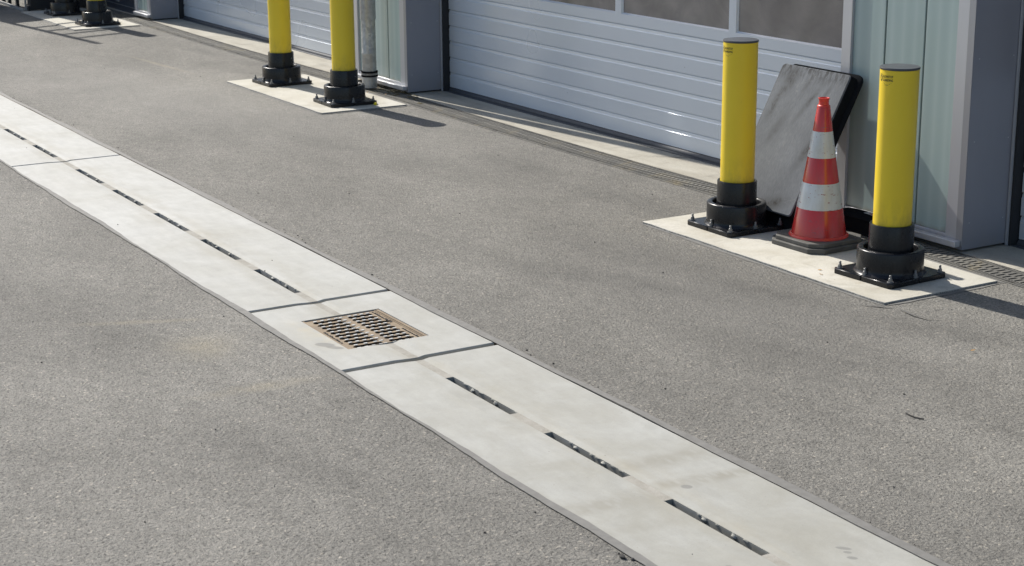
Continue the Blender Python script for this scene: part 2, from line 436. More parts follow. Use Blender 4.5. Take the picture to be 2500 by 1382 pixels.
# worn aluminium face of the leaning tub
def make_worn():
    n = NM("worn_grey_sheet")
    oc = n.oc
    a = n.ramp(n.noise(4, 4, .5, n.mapping((1.2, 1, .5), vec=oc)), [(.3, (.112, .119, .128)), (.7, (.160, .170, .183))])
    fib = n.noise(70, 5, .75, n.mapping((2.2, 1, .22), (0, math.radians(14), 0), vec=oc))
    a = n.mix(1, a, n.ramp(fib, [(.3, .78), (.7, 1.2)]), 'MULTIPLY')
    gate = n.ramp(fib, [(.36, .15), (.62, 1.0)])
    s = n.sep(oc)
    xz = n.n.new("ShaderNodeCombineXYZ"); n.link(s[0], xz.inputs[0]); n.link(s[2], xz.inputs[1]); xz = xz.outputs[0]
    rough_edge = n.ramp(n.noise(13, 5, .7, vec=oc, dist=.8), [(.3, .2), (.62, 1.0)])
    c = a
    for (x, z, ang, l, w, k) in ((-.17, .66, 70, .14, .075, .8), (-.22, .52, 80, .13, .05, .8), (.06, .58, 62, .20, .035, .6), (-.02, .66, 70, .10, .04, .5), (.20, .33, 68, .17, .05, .85), (.27, .45, 75, .18, .03, .7), (-.27, .26, 80, .07, .05, .85), (.10, .04, 15, .22, .055, .75), (-.12, .40, 70, .16, .05, .4), (.16, .62, 70, .10, .03, .5)):
        m = n.math('MULTIPLY', n.math('MULTIPLY', n.blob(x, z, ang, l, w, 1.0, vec=xz), rough_edge), n.math('MULTIPLY', gate, min(1.0, k * 1.35)))
        c = n.mix(m, c, (.022, .018, .012))
    drip = n.ramp(n.noise(30, 4, .7, n.mapping((1.6, 1, .12), vec=oc)), [(.42, 0.0), (.6, 1.0)])
    rim = n.math('MULTIPLY', n.ramp(s[2], [(.66, 0.0), (.76, .9)]), drip)
    c = n.mix(rim, c, (.018, .015, .012))
    edge = n.ramp(n.math('ABSOLUTE', s[0]), [(.279, 0.0), (.296, .7)])
    c = n.mix(n.math('MULTIPLY', edge, rough_edge), c, (.05, .046, .04))
    for sc, r in ((7, 40), (11, -25)):
        scr = n.ramp(n.voro(sc, 'DISTANCE_TO_EDGE', vec=n.mapping((1, 1, 2.2), (0, math.radians(r), 0), vec=oc)), [(.0, 1.0), (.010, 0.0)])
        scr = n.math('MULTIPLY', scr, n.ramp(n.noise(9, 3, .6, vec=oc), [(.58, 0), (.66, .55)]))
        c = n.mix(scr, c, (.27, .27, .265))
    n.set(c, n.ramp(fib, [(.3, .5), (.7, .7)]), .0, spec=.06); n.bump(fib, .08, .003); return n.m
M_WORN = make_worn()

def make_cone_band(name, base, dirt, k):
    n = NM(name)
    f = n.noise(18, 5, .6, n.mapping((1, 1, .35), vec=n.oc))
    c = n.mix(n.ramp(f, [(.4, 0), (.8, k)]), base, dirt)
    chips = n.ramp(n.noise(34, 5, .75, n.mapping((.7, .7, 2.2), vec=n.oc)), [(.615, 0.0), (.635, 1.0)])
    return n, c, chips
n, c, ch = make_cone_band("red_reflective", (.50, .028, .026), (.34, .05, .04), .7)
n.set(n.mix(n.math('MULTIPLY', ch, .6), c, (.16, .07, .07)), .24, spec=.5, coat=.25); M_RED = n.m
n, c, ch = make_cone_band("white_reflective", (.60, .62, .62), (.44, .43, .38), .8)
n.set(n.mix(ch, c, (.28, .05, .045)), .34, spec=.5, coat=.25); M_WHITE = n.m
M_REDPLASTIC = simple("red_cone_plastic", (.62, .045, .032), .4, var=.1)

M_STEELDARK = simple("dark_painted_steel", (.022, .023, .026), .55, .2)
M_STEEL = simple("grey_steel", (.36, .37, .38), .42, .5, var=.15)
M_LEAF = simple("dry_leaf", (.36, .20, .055), .8, var=.3, nscale=40)
M_STONE = simple("dark_stone", (.04, .038, .036), .9, var=.3, nscale=60)
M_YPLUG = simple("yellow_plug_plastic", (.75, .60, .01), .45)
M_MOSS = simple("moss_and_silt", (.075, .065, .032), .95, var=.5, nscale=40, bump=.6)

# ------------------------------------------------------------------ ground
XS = [-150, -60, -40, -30] + [x * .5 for x in range(-54, -2)] + [0, 2, 6, 15, 60, 150]
def bow(x, lo=6.225, hi=.06):
    """drain line sags between the posts: plan offset, zero in mid bay and hi at a post"""
    t = ((x + 6.86) / 6.33) % 1.0
    return hi * abs(2 * t - 1) ** 2.2
def y_near(x): return 6.225 + bow(x)
def y_far(x): return 6.43 + bow(x)
SLAB_Y0, SLAB_Y1 = 2.852, 3.612
TX0, TX1 = -30.0, 4.0          # trenches run between these
def trench_y0(x): return SLAB_Y0
g = MB()
def strip(mb, xs, ya, yb, z=0.0):
    vs = []; fs = []
    for x in xs:
        vs += [(x, ya(x), z), (x, yb(x), z)]
    for i in range(len(xs) - 1):
        fs.append((2 * i, 2 * i + 2, 2 * i + 3, 2 * i + 1))
    mb.add(vs, fs)
xin = [x for x in XS if TX0 <= x <= TX1] + [TX1]
xin = sorted(set(xin + [TX0]))
strip(g, [-150, -60, -40] + xin + [15, 60, 150], lambda x: -150, lambda x: SLAB_Y0)
strip(g, [-150, -60, -40] + xin + [15, 60, 150], lambda x: SLAB_Y1, y_near)
for a, b in ((-150, TX0), (TX1, 150)):
    strip(g, [a, b], lambda x: SLAB_Y0, lambda x: SLAB_Y1)
    strip(g, [a, b], lambda x: 6.285, lambda x: 6.49)
strip(g, [-150, -60, -40] + xin + [15, 60, 150], lambda x: 6.49 if (x < TX0 or x > TX1) else y_far(x), lambda x: 6.56)
strip(g, [-150, 150], lambda x: 6.56, lambda x: 150)
ground = g.obj("ground", M_ASPHALT)
tag(ground, kind="structure")

# trench beds under the slots and gratings
tb = MB()
tb.box(TX0, TX1, SLAB_Y0, SLAB_Y1, -.62, -.60)
tb.box(TX0, TX1, 6.15, 6.60, -.24, -.22)
tb.box(TX0, TX1, 6.13, 6.15, -.24, -.02)
tb.box(TX0, TX1, 6.60, 6.62, -.24, -.02)
tag(tb.obj("drain_bed", M_VOID), kind="structure")

# apron in front of the doors (paler concrete, 3 mm above the ground sheet)
ap = MB()
xa = [x * .25 for x in range(int(TX0 * 4), int(TX1 * 4) + 1)]
strip(ap, xa, lambda x: y_far(x) + .004, lambda x: 7.2, .004)
tag(ap.obj("apron", M_APRON), kind="structure")
ck = MB()
def ribbon(mb, pts, w, z, jit=.0):
    vs = []; fs = []
    for i, (x, y) in enumerate(pts):
        a = pts[max(i - 1, 0)]; b = pts[min(i + 1, len(pts) - 1)]
        d = Vector((b[0] - a[0], b[1] - a[1])).normalized(); nrm = Vector((-d.y, d.x))
        ww = w * (1 + random.uniform(-jit, jit)) * (.25 if i in (0, len(pts) - 1) else 1)
        vs += [(x + nrm.x * ww, y + nrm.y * ww, z), (x - nrm.x * ww, y - nrm.y * ww, z)]
    for i in range(len(pts) - 1): fs.append((2 * i, 2 * i + 1, 2 * i + 3, 2 * i + 2))
    mb.add(vs, fs)
ribbon(ck, [(-9.33, 6.62), (-9.28, 6.70), (-9.22, 6.74), (-9.12, 6.84), (-9.10, 6.9)], .006, .008, .4)
ribbon(ck, [(-5.85, 5.37), (-5.79, 5.42), (-5.73, 5.46)], .009, .004, .3)
ribbon(ck, [(-5.71, 5.47), (-5.60, 5.45), (-5.52, 5.46), (-5.48, 5.52)], .006, .008, .3)
tag(ck.obj("pavement_crack", M_CRACK), kind="structure")

# ------------------------------------------------------------------ concrete slot channel
JOINTS = [(-15.45, -11.385), (-11.37, -7.293)]
GRX0, GRX1 = -7.272, -6.266            # slab with the grate
JG = .0
def prof_z(y):
    if y <= 3.12: return 0.0
    if y <= 3.199: return -.0045 * (y - 3.12) / .079
    if y <= 3.238: return -.005
    if y >= 3.268: return 0.0
    return -.005 + .005 * (y - 3.238) / .030
YP = [SLAB_Y0, SLAB_Y0 + .004, 3.12, 3.195, 3.199, 3.238, 3.268, 3.4, SLAB_Y1 - .004, SLAB_Y1]
def slab_mesh(x0, x1, holes):
    """one slab with a shallow groove; holes: list of (xa, xb, ya, yb)"""
    xs = set([x0, x0 + .004, x1 - .004, x1]); ys = set(YP)
    for a, b, c_, d in holes: xs |= {a, b}; ys |= {c_, d}
    xs = sorted(xs); ys = sorted(ys)
    mb = MB(); gm = MB()
    def z(x, y):
        e = -.004 if (x in (x0, x1) or y in (SLAB_Y0, SLAB_Y1)) else 0
        return prof_z(y) + e
    def inh(x, y): return any(a < x < b and c_ < y < d for a, b, c_, d in holes)
    for i in range(len(xs) - 1):
        for j in range(len(ys) - 1):
            xa, xb, ya, yb = xs[i], xs[i + 1], ys[j], ys[j + 1]
            if inh((xa + xb) / 2, (ya + yb) / 2): continue
            q = [(xa, ya, z(xa, ya)), (xb, ya, z(xb, ya)), (xb, yb, z(xb, yb)), (xa, yb, z(xa, yb))]
            (gm if 3.1989 < (ya + yb) / 2 < 3.239 else mb).add(q, [(0, 1, 2, 3)])
    D = -.5
    mb.add([(x0, SLAB_Y0, -.004), (x1, SLAB_Y0, -.004), (x1, SLAB_Y0, D), (x0, SLAB_Y0, D)], [(0, 3, 2, 1)])
    mb.add([(x0, SLAB_Y1, -.004), (x1, SLAB_Y1, -.004), (x1, SLAB_Y1, D), (x0, SLAB_Y1, D)], [(0, 1, 2, 3)])
    for xe, rev in ((x0, 0), (x1, 1)):
        for j in range(len(ys) - 1):
            q = [(xe, ys[j], z(xe, ys[j])), (xe, ys[j + 1], z(xe, ys[j + 1])), (xe, ys[j + 1], D), (xe, ys[j], D)]
            mb.add(q, [(0, 1, 2, 3) if not rev else (0, 3, 2, 1)])
    for a, b, c_, d in holes:
        zz = lambda y: prof_z(y)
        dep = -.17
        mb.add([(a, c_, zz(c_)), (b, c_, zz(c_)), (b, c_, dep), (a, c_, dep)], [(0, 1, 2, 3)])
        mb.add([(a, d, zz(d)), (b, d, zz(d)), (b, d, dep), (a, d, dep)], [(0, 3, 2, 1)])
        mb.add([(a, c_, zz(c_)), (a, d, zz(d)), (a, d, dep), (a, c_, dep)], [(0, 3, 2, 1)])
        mb.add([(b, c_, zz(c_)), (b, d, zz(d)), (b, d, dep), (b, c_, dep)], [(0, 1, 2, 3)])
    return mb, gm

def lump(mb, x, y, z, rx, ry, rz, n=9):
    vs = []; fs = []
    for i in range(4):
        t = math.pi * (i + .5) / 4.0
        for k in range(n):
            a = 2 * math.pi * k / n; j = random.uniform(.75, 1.2)
            vs.append((x + rx * math.sin(t) * math.cos(a) * j, y + ry * math.sin(t) * math.sin(a) * j, z + rz * math.cos(t)))
    for i in range(3):
        for k in range(n): fs.append((i * n + k, (i + 1) * n + k, (i + 1) * n + (k + 1) % n, i * n + (k + 1) % n))
    fs.append(tuple(range(n))); fs.append(tuple(range(4 * n - 1, 3 * n - 1, -1)))
    mb.add(vs, fs, True)

def slot_slab(x0, x1, starts, label, loose=0):
    t = empty("drain_slab", ((x0 + x1) / 2, 3.23, 0))
    tag(t, label, "drain slab", "concrete slabs of the slot drain")
    holes = [(s, s + .522, 3.2005, 3.2365) for s in starts]
    mb, gm = slab_mesh(x0, x1, holes)
    # ragged mortar ribs bridging each slot at its thirds
    for s in starts:
        for q in (1 / 3, 2 / 3):
            xx = s + .522 * q + random.uniform(-.01, .01)
            lump(mb, xx, 3.2345, -.016, .014, .008, .008)
            lump(mb, xx + .012, 3.202, -.014, .010, .004, .007)
        for _ in range(5):
            lump(mb, s + random.uniform(0, .52), 3.2365, -.009, random.uniform(.008, .02), .003, .005)
    off = tuple(-v for v in t.location)
    mb.obj("slab_body", M_SLAB, t, off)
    gm.obj("groove", M_GROOVE, t, off)
    return t
slot_slab(-15.45, -11.388, [-15.15 + .765 * k for k in range(5)], "pale concrete slot drain slab farthest up the strip at the left edge")
slot_slab(-11.367, -7.303, [-11.07 + .763 * k for k in range(5)], "pale concrete slot drain slab with five slots just beyond the iron grate")
slot_slab(-6.232, -2.15, [-5.957 + .7725 * k for k in range(5)], "tyre marked concrete slot drain slab nearest the viewer, before the iron grate")
slot_slab(-19.53, -15.465, [-19.23 + .765 * k for k in range(5)], "concrete slot drain slab beyond the left edge of the view") if False else None

# slab carrying the grate
GX0, GX1, GY0, GY1 = -7.02, -6.515, 3.024, 3.42
t = empty("drain_slab", ((GRX0 + GRX1) / 2, 3.23, 0))
tag(t, "short square concrete drain slab holding the rusty iron grate", "drain slab", "concrete slabs of the slot drain")
mb, gm = slab_mesh(GRX0, GRX1, [(GX0, GX1, GY0, GY1)])
off = tuple(-v for v in t.location)
mb.obj("slab_body", M_SLAB, t, off); gm.obj("groove", M_GROOVE, t, off)

# cast iron grate
gt = empty("drain_grate", ((GX0 + GX1) / 2, (GY0 + GY1) / 2, -.006))
tag(gt, "rusty cast iron gully grate with two rows of slots set in pale concrete", "drain grate")
fr = MB(); e = .0
X0, X1, Y0, Y1 = GX0 - gt.location.x + .004, GX1 - gt.location.x - .004, GY0 - gt.location.y + .003, GY1 - gt.location.y - .003
NR = 10
x_in0, x_in1 = X0 + .022, X1 - .008
pit = (x_in1 - x_in0) / NR
cols = [(Y0 + .036, Y0 + .036 + .142), (Y0 + .036 + .142 + .034, Y1 - .054)]
body = MB()
def slot_plate(mb, wl, xa, xb, ya, yb, holes, ztop, zbot, cut=.009):
    """plate with chamfer-ended slots; holes (xa, xb, ya, yb)"""
    xs = sorted({xa, xb} | {h[0] for h in holes} | {h[1] for h in holes})
    ys = sorted({ya, yb} | {h[2] for h in holes} | {h[3] for h in holes})
    for i in range(len(xs) - 1):
        for j in range(len(ys) - 1):
            mx, my = (xs[i] + xs[i + 1]) / 2, (ys[j] + ys[j + 1]) / 2
            if any(h[0] < mx < h[1] and h[2] < my < h[3] for h in holes): continue
            mb.add([(xs[i], ys[j], ztop), (xs[i + 1], ys[j], ztop), (xs[i + 1], ys[j + 1], ztop), (xs[i], ys[j + 1], ztop)], [(0, 1, 2, 3)])
    for a, b, c_, d in holes:
        poly = [(a + cut, c_), (b - cut, c_), (b, c_ + cut), (b, d - cut), (b - cut, d), (a + cut, d), (a, d - cut), (a, c_ + cut)]
        for i in range(8):
            p, q = poly[i], poly[(i + 1) % 8]
            wl.add([(p[0], p[1], ztop), (q[0], q[1], ztop), (q[0], q[1], zbot), (p[0], p[1], zbot)], [(0, 1, 2, 3)])
        for cx, cy, sx, sy in ((a, c_, 1, 1), (b, c_, -1, 1), (b, d, -1, -1), (a, d, 1, -1)):
            mb.add([(cx, cy, ztop), (cx + sx * cut, cy, ztop), (cx, cy + sy * cut, ztop)], [(0, 1, 2) if sx * sy > 0 else (0, 2, 1)])
    for (p, q) in (((xa, ya), (xb, ya)), ((xb, ya), (xb, yb)), ((xb, yb), (xa, yb)), ((xa, yb), (xa, ya))):
        mb.add([(p[0], p[1], ztop), (q[0], q[1], ztop), (q[0], q[1], zbot), (p[0], p[1], zbot)], [(0, 3, 2, 1)])
holes = []
for k in range(NR):
    xa = x_in0 + pit * k + pit * .24; xb = x_in0 + pit * k + pit * .82
    holes.append((xa, xb, *cols[0]))
    if k == 3: holes.append((xa, xb, cols[1][0], cols[1][1] + .028))
    else: holes.append((xa, xb, *cols[1]))
wells = MB()
slot_plate(body, wells, X0, X1, Y0, Y1, holes, 0, -.07)
wells.obj("slot_walls", M_SLOT_SHADE, gt)
body.box(X0, X1, Y0, Y0 + .010, -.001, .004)
body.box(X0, X1, Y1 - .014, Y1, -.001, .004)
body.box(X0, X1, Y1 - .024, Y1 - .020, -.001, .003)
body.obj("grate_plate", M_IRON, gt)
stud_me = None
def stud(x, y):
    global stud_me
    if stud_me is None:
        o = MB().box(-.0052, .0052, -.0085, .0085, -.002, .0025).obj("stud", M_STUD, gt); stud_me = o.data
    else:
        o = bpy.data.objects.new("stud", stud_me); col.objects.link(o); o.parent = gt
    o.location = (x, y, 0)
for k in range(NR + 1):
    xc = x_in0 + pit * k + pit * .035
    for ci, (ya, yb) in enumerate(cols):
        m = 4 if k % 2 == 0 else 3
        for q in range(m):
            stud(xc, ya + (yb - ya) * ((q + .5) / m))
    stud(xc, -.012)
let = MB()
for k in range(26):                       # worn cast marks along both rims, no longer readable
    for yy in (Y0 + .021, Y1 - .038):
        if (yy < 0 and 9 < k < 21) or (yy > 0 and (k < 11 or k > 16)):
            xx = X0 + .02 + k * .018
            let.box(xx, xx + random.uniform(.006, .012), yy - .006, yy + random.uniform(-.001, .006), -.002, .0025)
let.obj("worn_cast_marks", M_VOID, gt)
rim = MB()                                # dark gap round the lid
for a, b, c_, d in ((X0 - .004, X1 + .004, Y0 - .003, Y0 - .0005), (X0 - .004, X1 + .004, Y1 + .0005, Y1 + .003), (X0 - .004, X0 - .001, Y0 - .0005, Y1 + .0005), (X1 + .001, X1 + .004, Y0 - .0005, Y1 + .0005)):
    rim.box(a, b, c_, d, -.06, -.02)
rim.obj("seat_frame", M_VOID, gt)

# wavy bitumen joint between asphalt and slabs
def wavy(x, seed):
    return .6 * math.sin(x * 2.3 + seed) + .35 * math.sin(x * 6.1 + 1.7 * seed) + .14 * math.sin(x * 17.3 + 2.9 * seed) + .10 * math.sin(x * 41 + seed)
sl = MB()
xw = [-24 + .06 * k for k in range(int(24 / .06))]
def seal(mb, yin, yout, seed, z):
    vs = []; fs = []
    s = 1 if yout > yin else -1
    for x in xw:
        wi = (.006 if s > 0 else .012) * wavy(x, seed); wo = .010 * wavy(x, seed + 4)
        a = yin + wi; b = yout + wo
        if (b - a) * s < .006: b = a + s * .006
        vs += [(x, a, z), (x, b, z + .001)]
    for i in range(len(xw) - 1):
        fs.append((2 * i, 2 * i + 2, 2 * i + 3, 2 * i + 1) if s > 0 else (2 * i + 1, 2 * i + 3, 2 * i + 2, 2 * i))
    mb.add(vs, fs)
seal(sl, SLAB_Y1 - .004, SLAB_Y1 + .032, 1.3, .004)
seal(sl, SLAB_Y0 + .012, SLAB_Y0 - .014, 5.1, .004)
tag(sl.obj("joint_sealant", M_SEAL), kind="structure")

# loose crumbs of tar along the joints
crumbs = MB()
for _ in range(150):
    x = random.uniform(-16, -3)
    y = random.choice((SLAB_Y1 + .04 + abs(random.gauss(0, .02)), SLAB_Y1 + .036 + abs(random.gauss(0, .008)), SLAB_Y0 - .03 - abs(random.gauss(0, .03))))
    r = random.choice((.002, .002, .003, .003, .005))
    lump(crumbs, x, y, r * .4, r, r * random.uniform(.6, 1), r * .8, 6)
for _ in range(160):
    x = random.uniform(-17, -4); y = random.uniform(1.2, 6.0)
    if SLAB_Y0 - .02 < y < SLAB_Y1 + .02 and random.random() < .7: continue
    r = random.choice((.002, .003, .003, .005))
    lump(crumbs, x, y, r * .4, r, r * random.uniform(.6, 1), r * .7, 6)
tag(crumbs.obj("loose_grit", M_STONE), kind="stuff")

# ------------------------------------------------------------------ grating along the doors
def door_grating(x0, x1, label):
    t = empty("channel_grating", ((x0 + x1) / 2, 6.33, 0))
    tag(t, label, "drain grating", "drain gratings along the doors")
    mb = MB(); dk = MB(); L = .122
    n = round((x1 - x0) / L); L = (x1 - x0) / n
    cx, cy = t.location.x, t.location.y
    def P(x, v, z):
        return (x - cx, y_near(x) + (y_far(x) - y_near(x)) * v - cy, z)
    def quad(a, b, c_, d, zt=.002, zb=-.03):
        vs = [P(*q, zt) for q in (a, b, c_, d)] + [P(*q, zb) for q in (a, b, c_, d)]
        mb.add(vs, [(0, 1, 2, 3), (0, 4, 5, 1), (1, 5, 6, 2), (2, 6, 7, 3), (3, 7, 4, 0)])
    for k in range(n):
        xa = x0 + k * L; xb = xa + L
        # solid edge zones
        quad((xa, -.03), (xb, -.03), (xb, .215), (xa, .215), .004)
        quad((xa, .80), (xb, .80), (xb, 1.03), (xa, 1.03), .004)
        quad((xa, .485), (xb, .485), (xb, .53), (xa, .53), .003)
        for q in range(6):                  # raised cross ridges on the edge zones
            xr_ = xa + L * (q + .5) / 6
            quad((xr_ - .004, .03), (xr_ + .004, .03), (xr_ + .004, .19), (xr_ - .004, .19), .0062, .003)
            quad((xr_ - .004, .83), (xr_ + .004, .83), (xr_ + .004, .99), (xr_ - .004, .99), .0062, .003)
    bp = .0405; m = int((x1 - x0) / bp)
    for lane, (va, vb) in enumerate(((.215, .485), (.53, .80))):
        for k in range(m):
            xs = x0 + (k + .5 * lane) * bp
            if xs + .024 > x1: continue
            quad((xs, va), (xs + .0225, va), (xs + .0265, vb), (xs + .004, vb), .0035)
    # fixing clips
    k = 0; x = x0 + .12
    while x < x1 - .1:
        v = .075 if k % 2 == 0 else .925
        vs = [P(x + a, v + b, z) for z in (-.01, .0072) for a, b in ((-.022, -.045), (.022, -.045), (.022, .045), (-.022, .045))]
        dk = MB(); dk.add(vs, [(4, 5, 6, 7), (0, 1, 5, 4), (1, 2, 6, 5), (2, 3, 7, 6), (3, 0, 4, 7)])
        dk.obj("fixing_clip", M_VOID, t)
        x += .135 if k % 2 == 0 else .20; k += 1
    mb.obj("grating_bars", M_CHANNEL, t)
    return t
door_grating(-25.9, -19.62, "dark narrow drain grating past the far left post") if False else None
door_grating(-19.56, -13.26, "worn drain grating along the left garage door")
door_grating(-13.24, -6.92, "slatted drain grating along the middle garage door")
door_grating(-6.90, -2.0, "slatted drain grating at the foot of the right glass wall")
door_grating(-24.9, -19.58, "dark drain grating in front of the far left glass wall")
mo = MB()
for _ in range(40):
    x = random.gauss(-12.8, .25); y = random.uniform(6.33, 6.50)
    lump(mo, x, y, .002, random.uniform(.01, .05), random.uniform(.008, .02), random.uniform(.004, .012), 8)
tag(mo.obj("silt_and_moss", M_MOSS), kind="stuff")

# ------------------------------------------------------------------ concrete pads
PADS = [(-7.782, -5.80, "concrete pad under the right pair of bollards and the traffic cone"),
        (-14.09, -12.115, "concrete pad under the middle pair of bollards beside the downpipe"),
        (-20.64, -18.52, "half shaded concrete pad under the far left pair of bollards")]
PZ = .012
for a, b, lab in PADS:
    t = MB()
    n = 24; poly = []
    y0, y1 = 5.465, 6.205
    for k in range(n): poly.append((a + (b - a) * k / n, y0 + random.uniform(-.003, .003)))
    for k in range(8): poly.append((b + random.uniform(-.002, .002), y0 + (y1 - y0) * k / 8))
    for k in range(n): poly.append((b + (a - b) * k / n, y1))
    for k in range(8): poly.append((a + random.uniform(-.002, .002), y1 + (y0 - y1) * k / 8))
    cx, cy = (a + b) / 2, 5.83
    o = t.prism([(x - cx, y - cy) for x, y in poly], -.05, PZ).obj("concrete_pad", M_PAD, None, (cx, cy, 0), bevel=.003, seg=1)
    tag(o, lab, "concrete pad", "concrete pads under the bollards")
# grout lips round the pads
gp = MB()
for a, b, lab in PADS:
    ribbon(gp, [(a - .012 + (b - a + .02) * k / 20, 5.452 + random.uniform(-.004, .004)) for k in range(21)], .012, .002, .4)
    ribbon(gp, [(b + .014 + random.uniform(-.003, .003), 5.47 + .74 * k / 12) for k in range(13)], .012, .0025, .4)
    ribbon(gp, [(a - .03 + (b - a + .06) * k / 20, 6.228) for k in range(21)], .02, .0022, .15)
tag(gp.obj("pad_grout", M_SEAL), kind="structure")

# ------------------------------------------------------------------ bollards
def bolt_mb(x, y, z):
    b = MB()
    b.lathe([(0, z), (.0165, z), (.0165, z + .003), (0.0, z + .003)], 14, (x, y))
    hx = [(x + .0118 * math.cos(math.pi / 3 * k + .3), y + .0118 * math.sin(math.pi / 3 * k + .3)) for k in range(6)]
    b.prism(hx, z + .003, z + .014)
    b.lathe([(.0085, z + .014), (.0085, z + .020), (.0062, z + .022), (.0062, z + .034), (.004, z + .036), (0, z + .036)], 12, (x, y))
    return b

def text_mesh(body, size, extr=.0003):
    cu = bpy.data.curves.new("lettering", 'FONT')
    cu.body = body; cu.size = size; cu.extrude = extr; cu.align_x = 'LEFT'; cu.resolution_u = 2
    cu.offset = size * .018
    o = bpy.data.objects.new("lettering", cu); col.objects.link(o)
    dg = bpy.context.evaluated_depsgraph_get()
    me = bpy.data.meshes.new_from_object(o.evaluated_get(dg))
    vs = [tuple(v.co) for v in me.vertices]; fs = [tuple(p.vertices) for p in me.polygons]
    bpy.data.objects.remove(o); bpy.data.curves.remove(cu); bpy.data.meshes.remove(me)
    return vs, fs

def make_bollard():
    t = empty("bollard", (0, 0, 0))
    H = 1.043; pl = .2; pt = .026
    # base plate with slits at the middle of each side and clipped corners
    c = .018; s = .003; d = .022; poly = []
    side = [(-pl + c, -pl), (-s, -pl), (-s, -pl + d), (s, -pl + d), (s, -pl), (pl - c, -pl)]
    for k in range(4):
        a = math.pi / 2 * k
        poly += [(x * math.cos(a) - y * math.sin(a), x * math.sin(a) + y * math.cos(a)) for x, y in side]
    MB().prism(poly, 0, pt).obj("base_plate", M_BLACK, t, bevel=.003, seg=1)
    bp = pl - .028
    for x, y in ((-bp, -bp), (0, -bp), (bp, -bp), (bp, 0), (bp, bp), (0, bp), (-bp, bp), (-bp, 0)):
        bolt_mb(x, y, pt).obj("bolt", M_BOLT, t)
    MB().lathe([(.178, pt), (.170, pt + .007), (.166, pt + .016), (.165, pt + .030), (.165, .139), (.163, .144), (.157, .147), (.140, .147), (.135, .145), (.133, .140), (.133, .05)], 72).obj("base_ring", M_BLACK, t, angle=50)
    MB().lathe([(.113, .04), (.1115, .12), (.1095, .262), (.1075, .267), (.103, .268), (.098, .267), (.0965, .262)], 64).obj("sleeve", M_BLACK, t, angle=50)
    MB().lathe([(.0945, .2), (.0945, H - .012)], 64).obj("yellow_tube", M_YELLOW, t)
    MB().lathe([(.0945, H - .0115), (.0965, H - .010), (.097, H - .004), (.095, H), (.03, H + .001), (0, H + .001)], 64).obj("cap", M_CAP, t, angle=60)
    for zc, a in ((.218, .50),):
        MB().lathe([(0, 0), (.005, 0), (.0045, .003), (0, .0035)], 12).obj("rivet", M_BOLT, t).matrix_local = \
            Matrix.Translation((.111 * math.cos(a), .111 * math.sin(a), zc)) @ Matrix.Rotation(a, 4, 'Z') @ Matrix.Rotation(math.pi / 2, 4, 'Y')
    # printed mark: shield and two words, wrapped on the tube
    R = .0950; lb = MB()
    def wrap(vs, fs, u0, z0, a0):
        out = []
        for x, y, zz in vs:
            a = a0 + (u0 + x) / R
            rr = R + max(zz, 0) * .5
            out.append((rr * math.cos(a), rr * math.sin(a), z0 + y))
        lb.add(out, fs)
    A0 = math.radians(-101)
    v, f = text_mesh("SLOWSTOP", .0165); wmax = max(q[0] for q in v); v = [(q[0] * .060 / wmax, q[1], q[2]) for q in v]
    wrap(v, f, .0, H - .047, A0)
    v, f = text_mesh("GUARDING", .0165); wmax = max(q[0] for q in v); v = [(q[0] * .060 / wmax, q[1], q[2]) for q in v]
    wrap(v, f, .0, H - .064, A0)
    sh = [(0, .026), (.018, .026), (.018, .010), (.009, -.002), (0, .010)]
    shi = [(.004, .022), (.014, .022), (.014, .011), (.009, .004), (.004, .011)]
    vs = [(x, y, .0004) for x, y in sh + shi]
    wrap(vs, [(i, (i + 1) % 5, 5 + (i + 1) % 5, 5 + i)[::-1] for i in range(5)], -.024, H - .066, A0)
    vs = [(x, y, .0004) for x, y in ((0, .030), (.018, .030), (.018, .034), (0, .034))]
    wrap(vs, [(0, 1, 2, 3)], -.024, H - .066, A0)
    for k in range(3):
        vs = [(x, y, .0004) for x, y in ((0, 0), (.046 - .012 * k, 0), (.046 - .012 * k, .0018), (0, .0018))]
        wrap(vs, [(0, 1, 2, 3)], .006 + .004 * k, H - .073 - .005 * k, A0)
    lb.obj("printed_mark", M_PRINT, t)
    return t
BOL = [(-7.397, 5.828, "yellow bollard left of the traffic cone, before the leaning grey tub", 0),
       (-6.166, 5.832, "yellow bollard right of the traffic cone, nearest the right glass wall", 3),
       (-13.735, 5.83, "yellow bollard standing alone at the left of the middle pad", 1),
       (-12.475, 5.832, "yellow bollard in front of the galvanised downpipe", -2),
       (-20.085, 5.83, "shaded black bollard base at the very top left, beside the dark rack", 0),
       (-18.865, 5.832, "black bollard base with a sliver of yellow, sunlit on the far left pad", 2)]
proto = make_bollard()
bollards = []
for i, (x, y, lab, rz) in enumerate(BOL):
    o = proto if i == 0 else copy_tree(proto)
    o.location = (x, y, PZ); o.rotation_euler = (0, 0, math.radians(rz))
    tag(o, lab, "bollard", "yellow bollards in front of the garage")
    bollards.append(o)

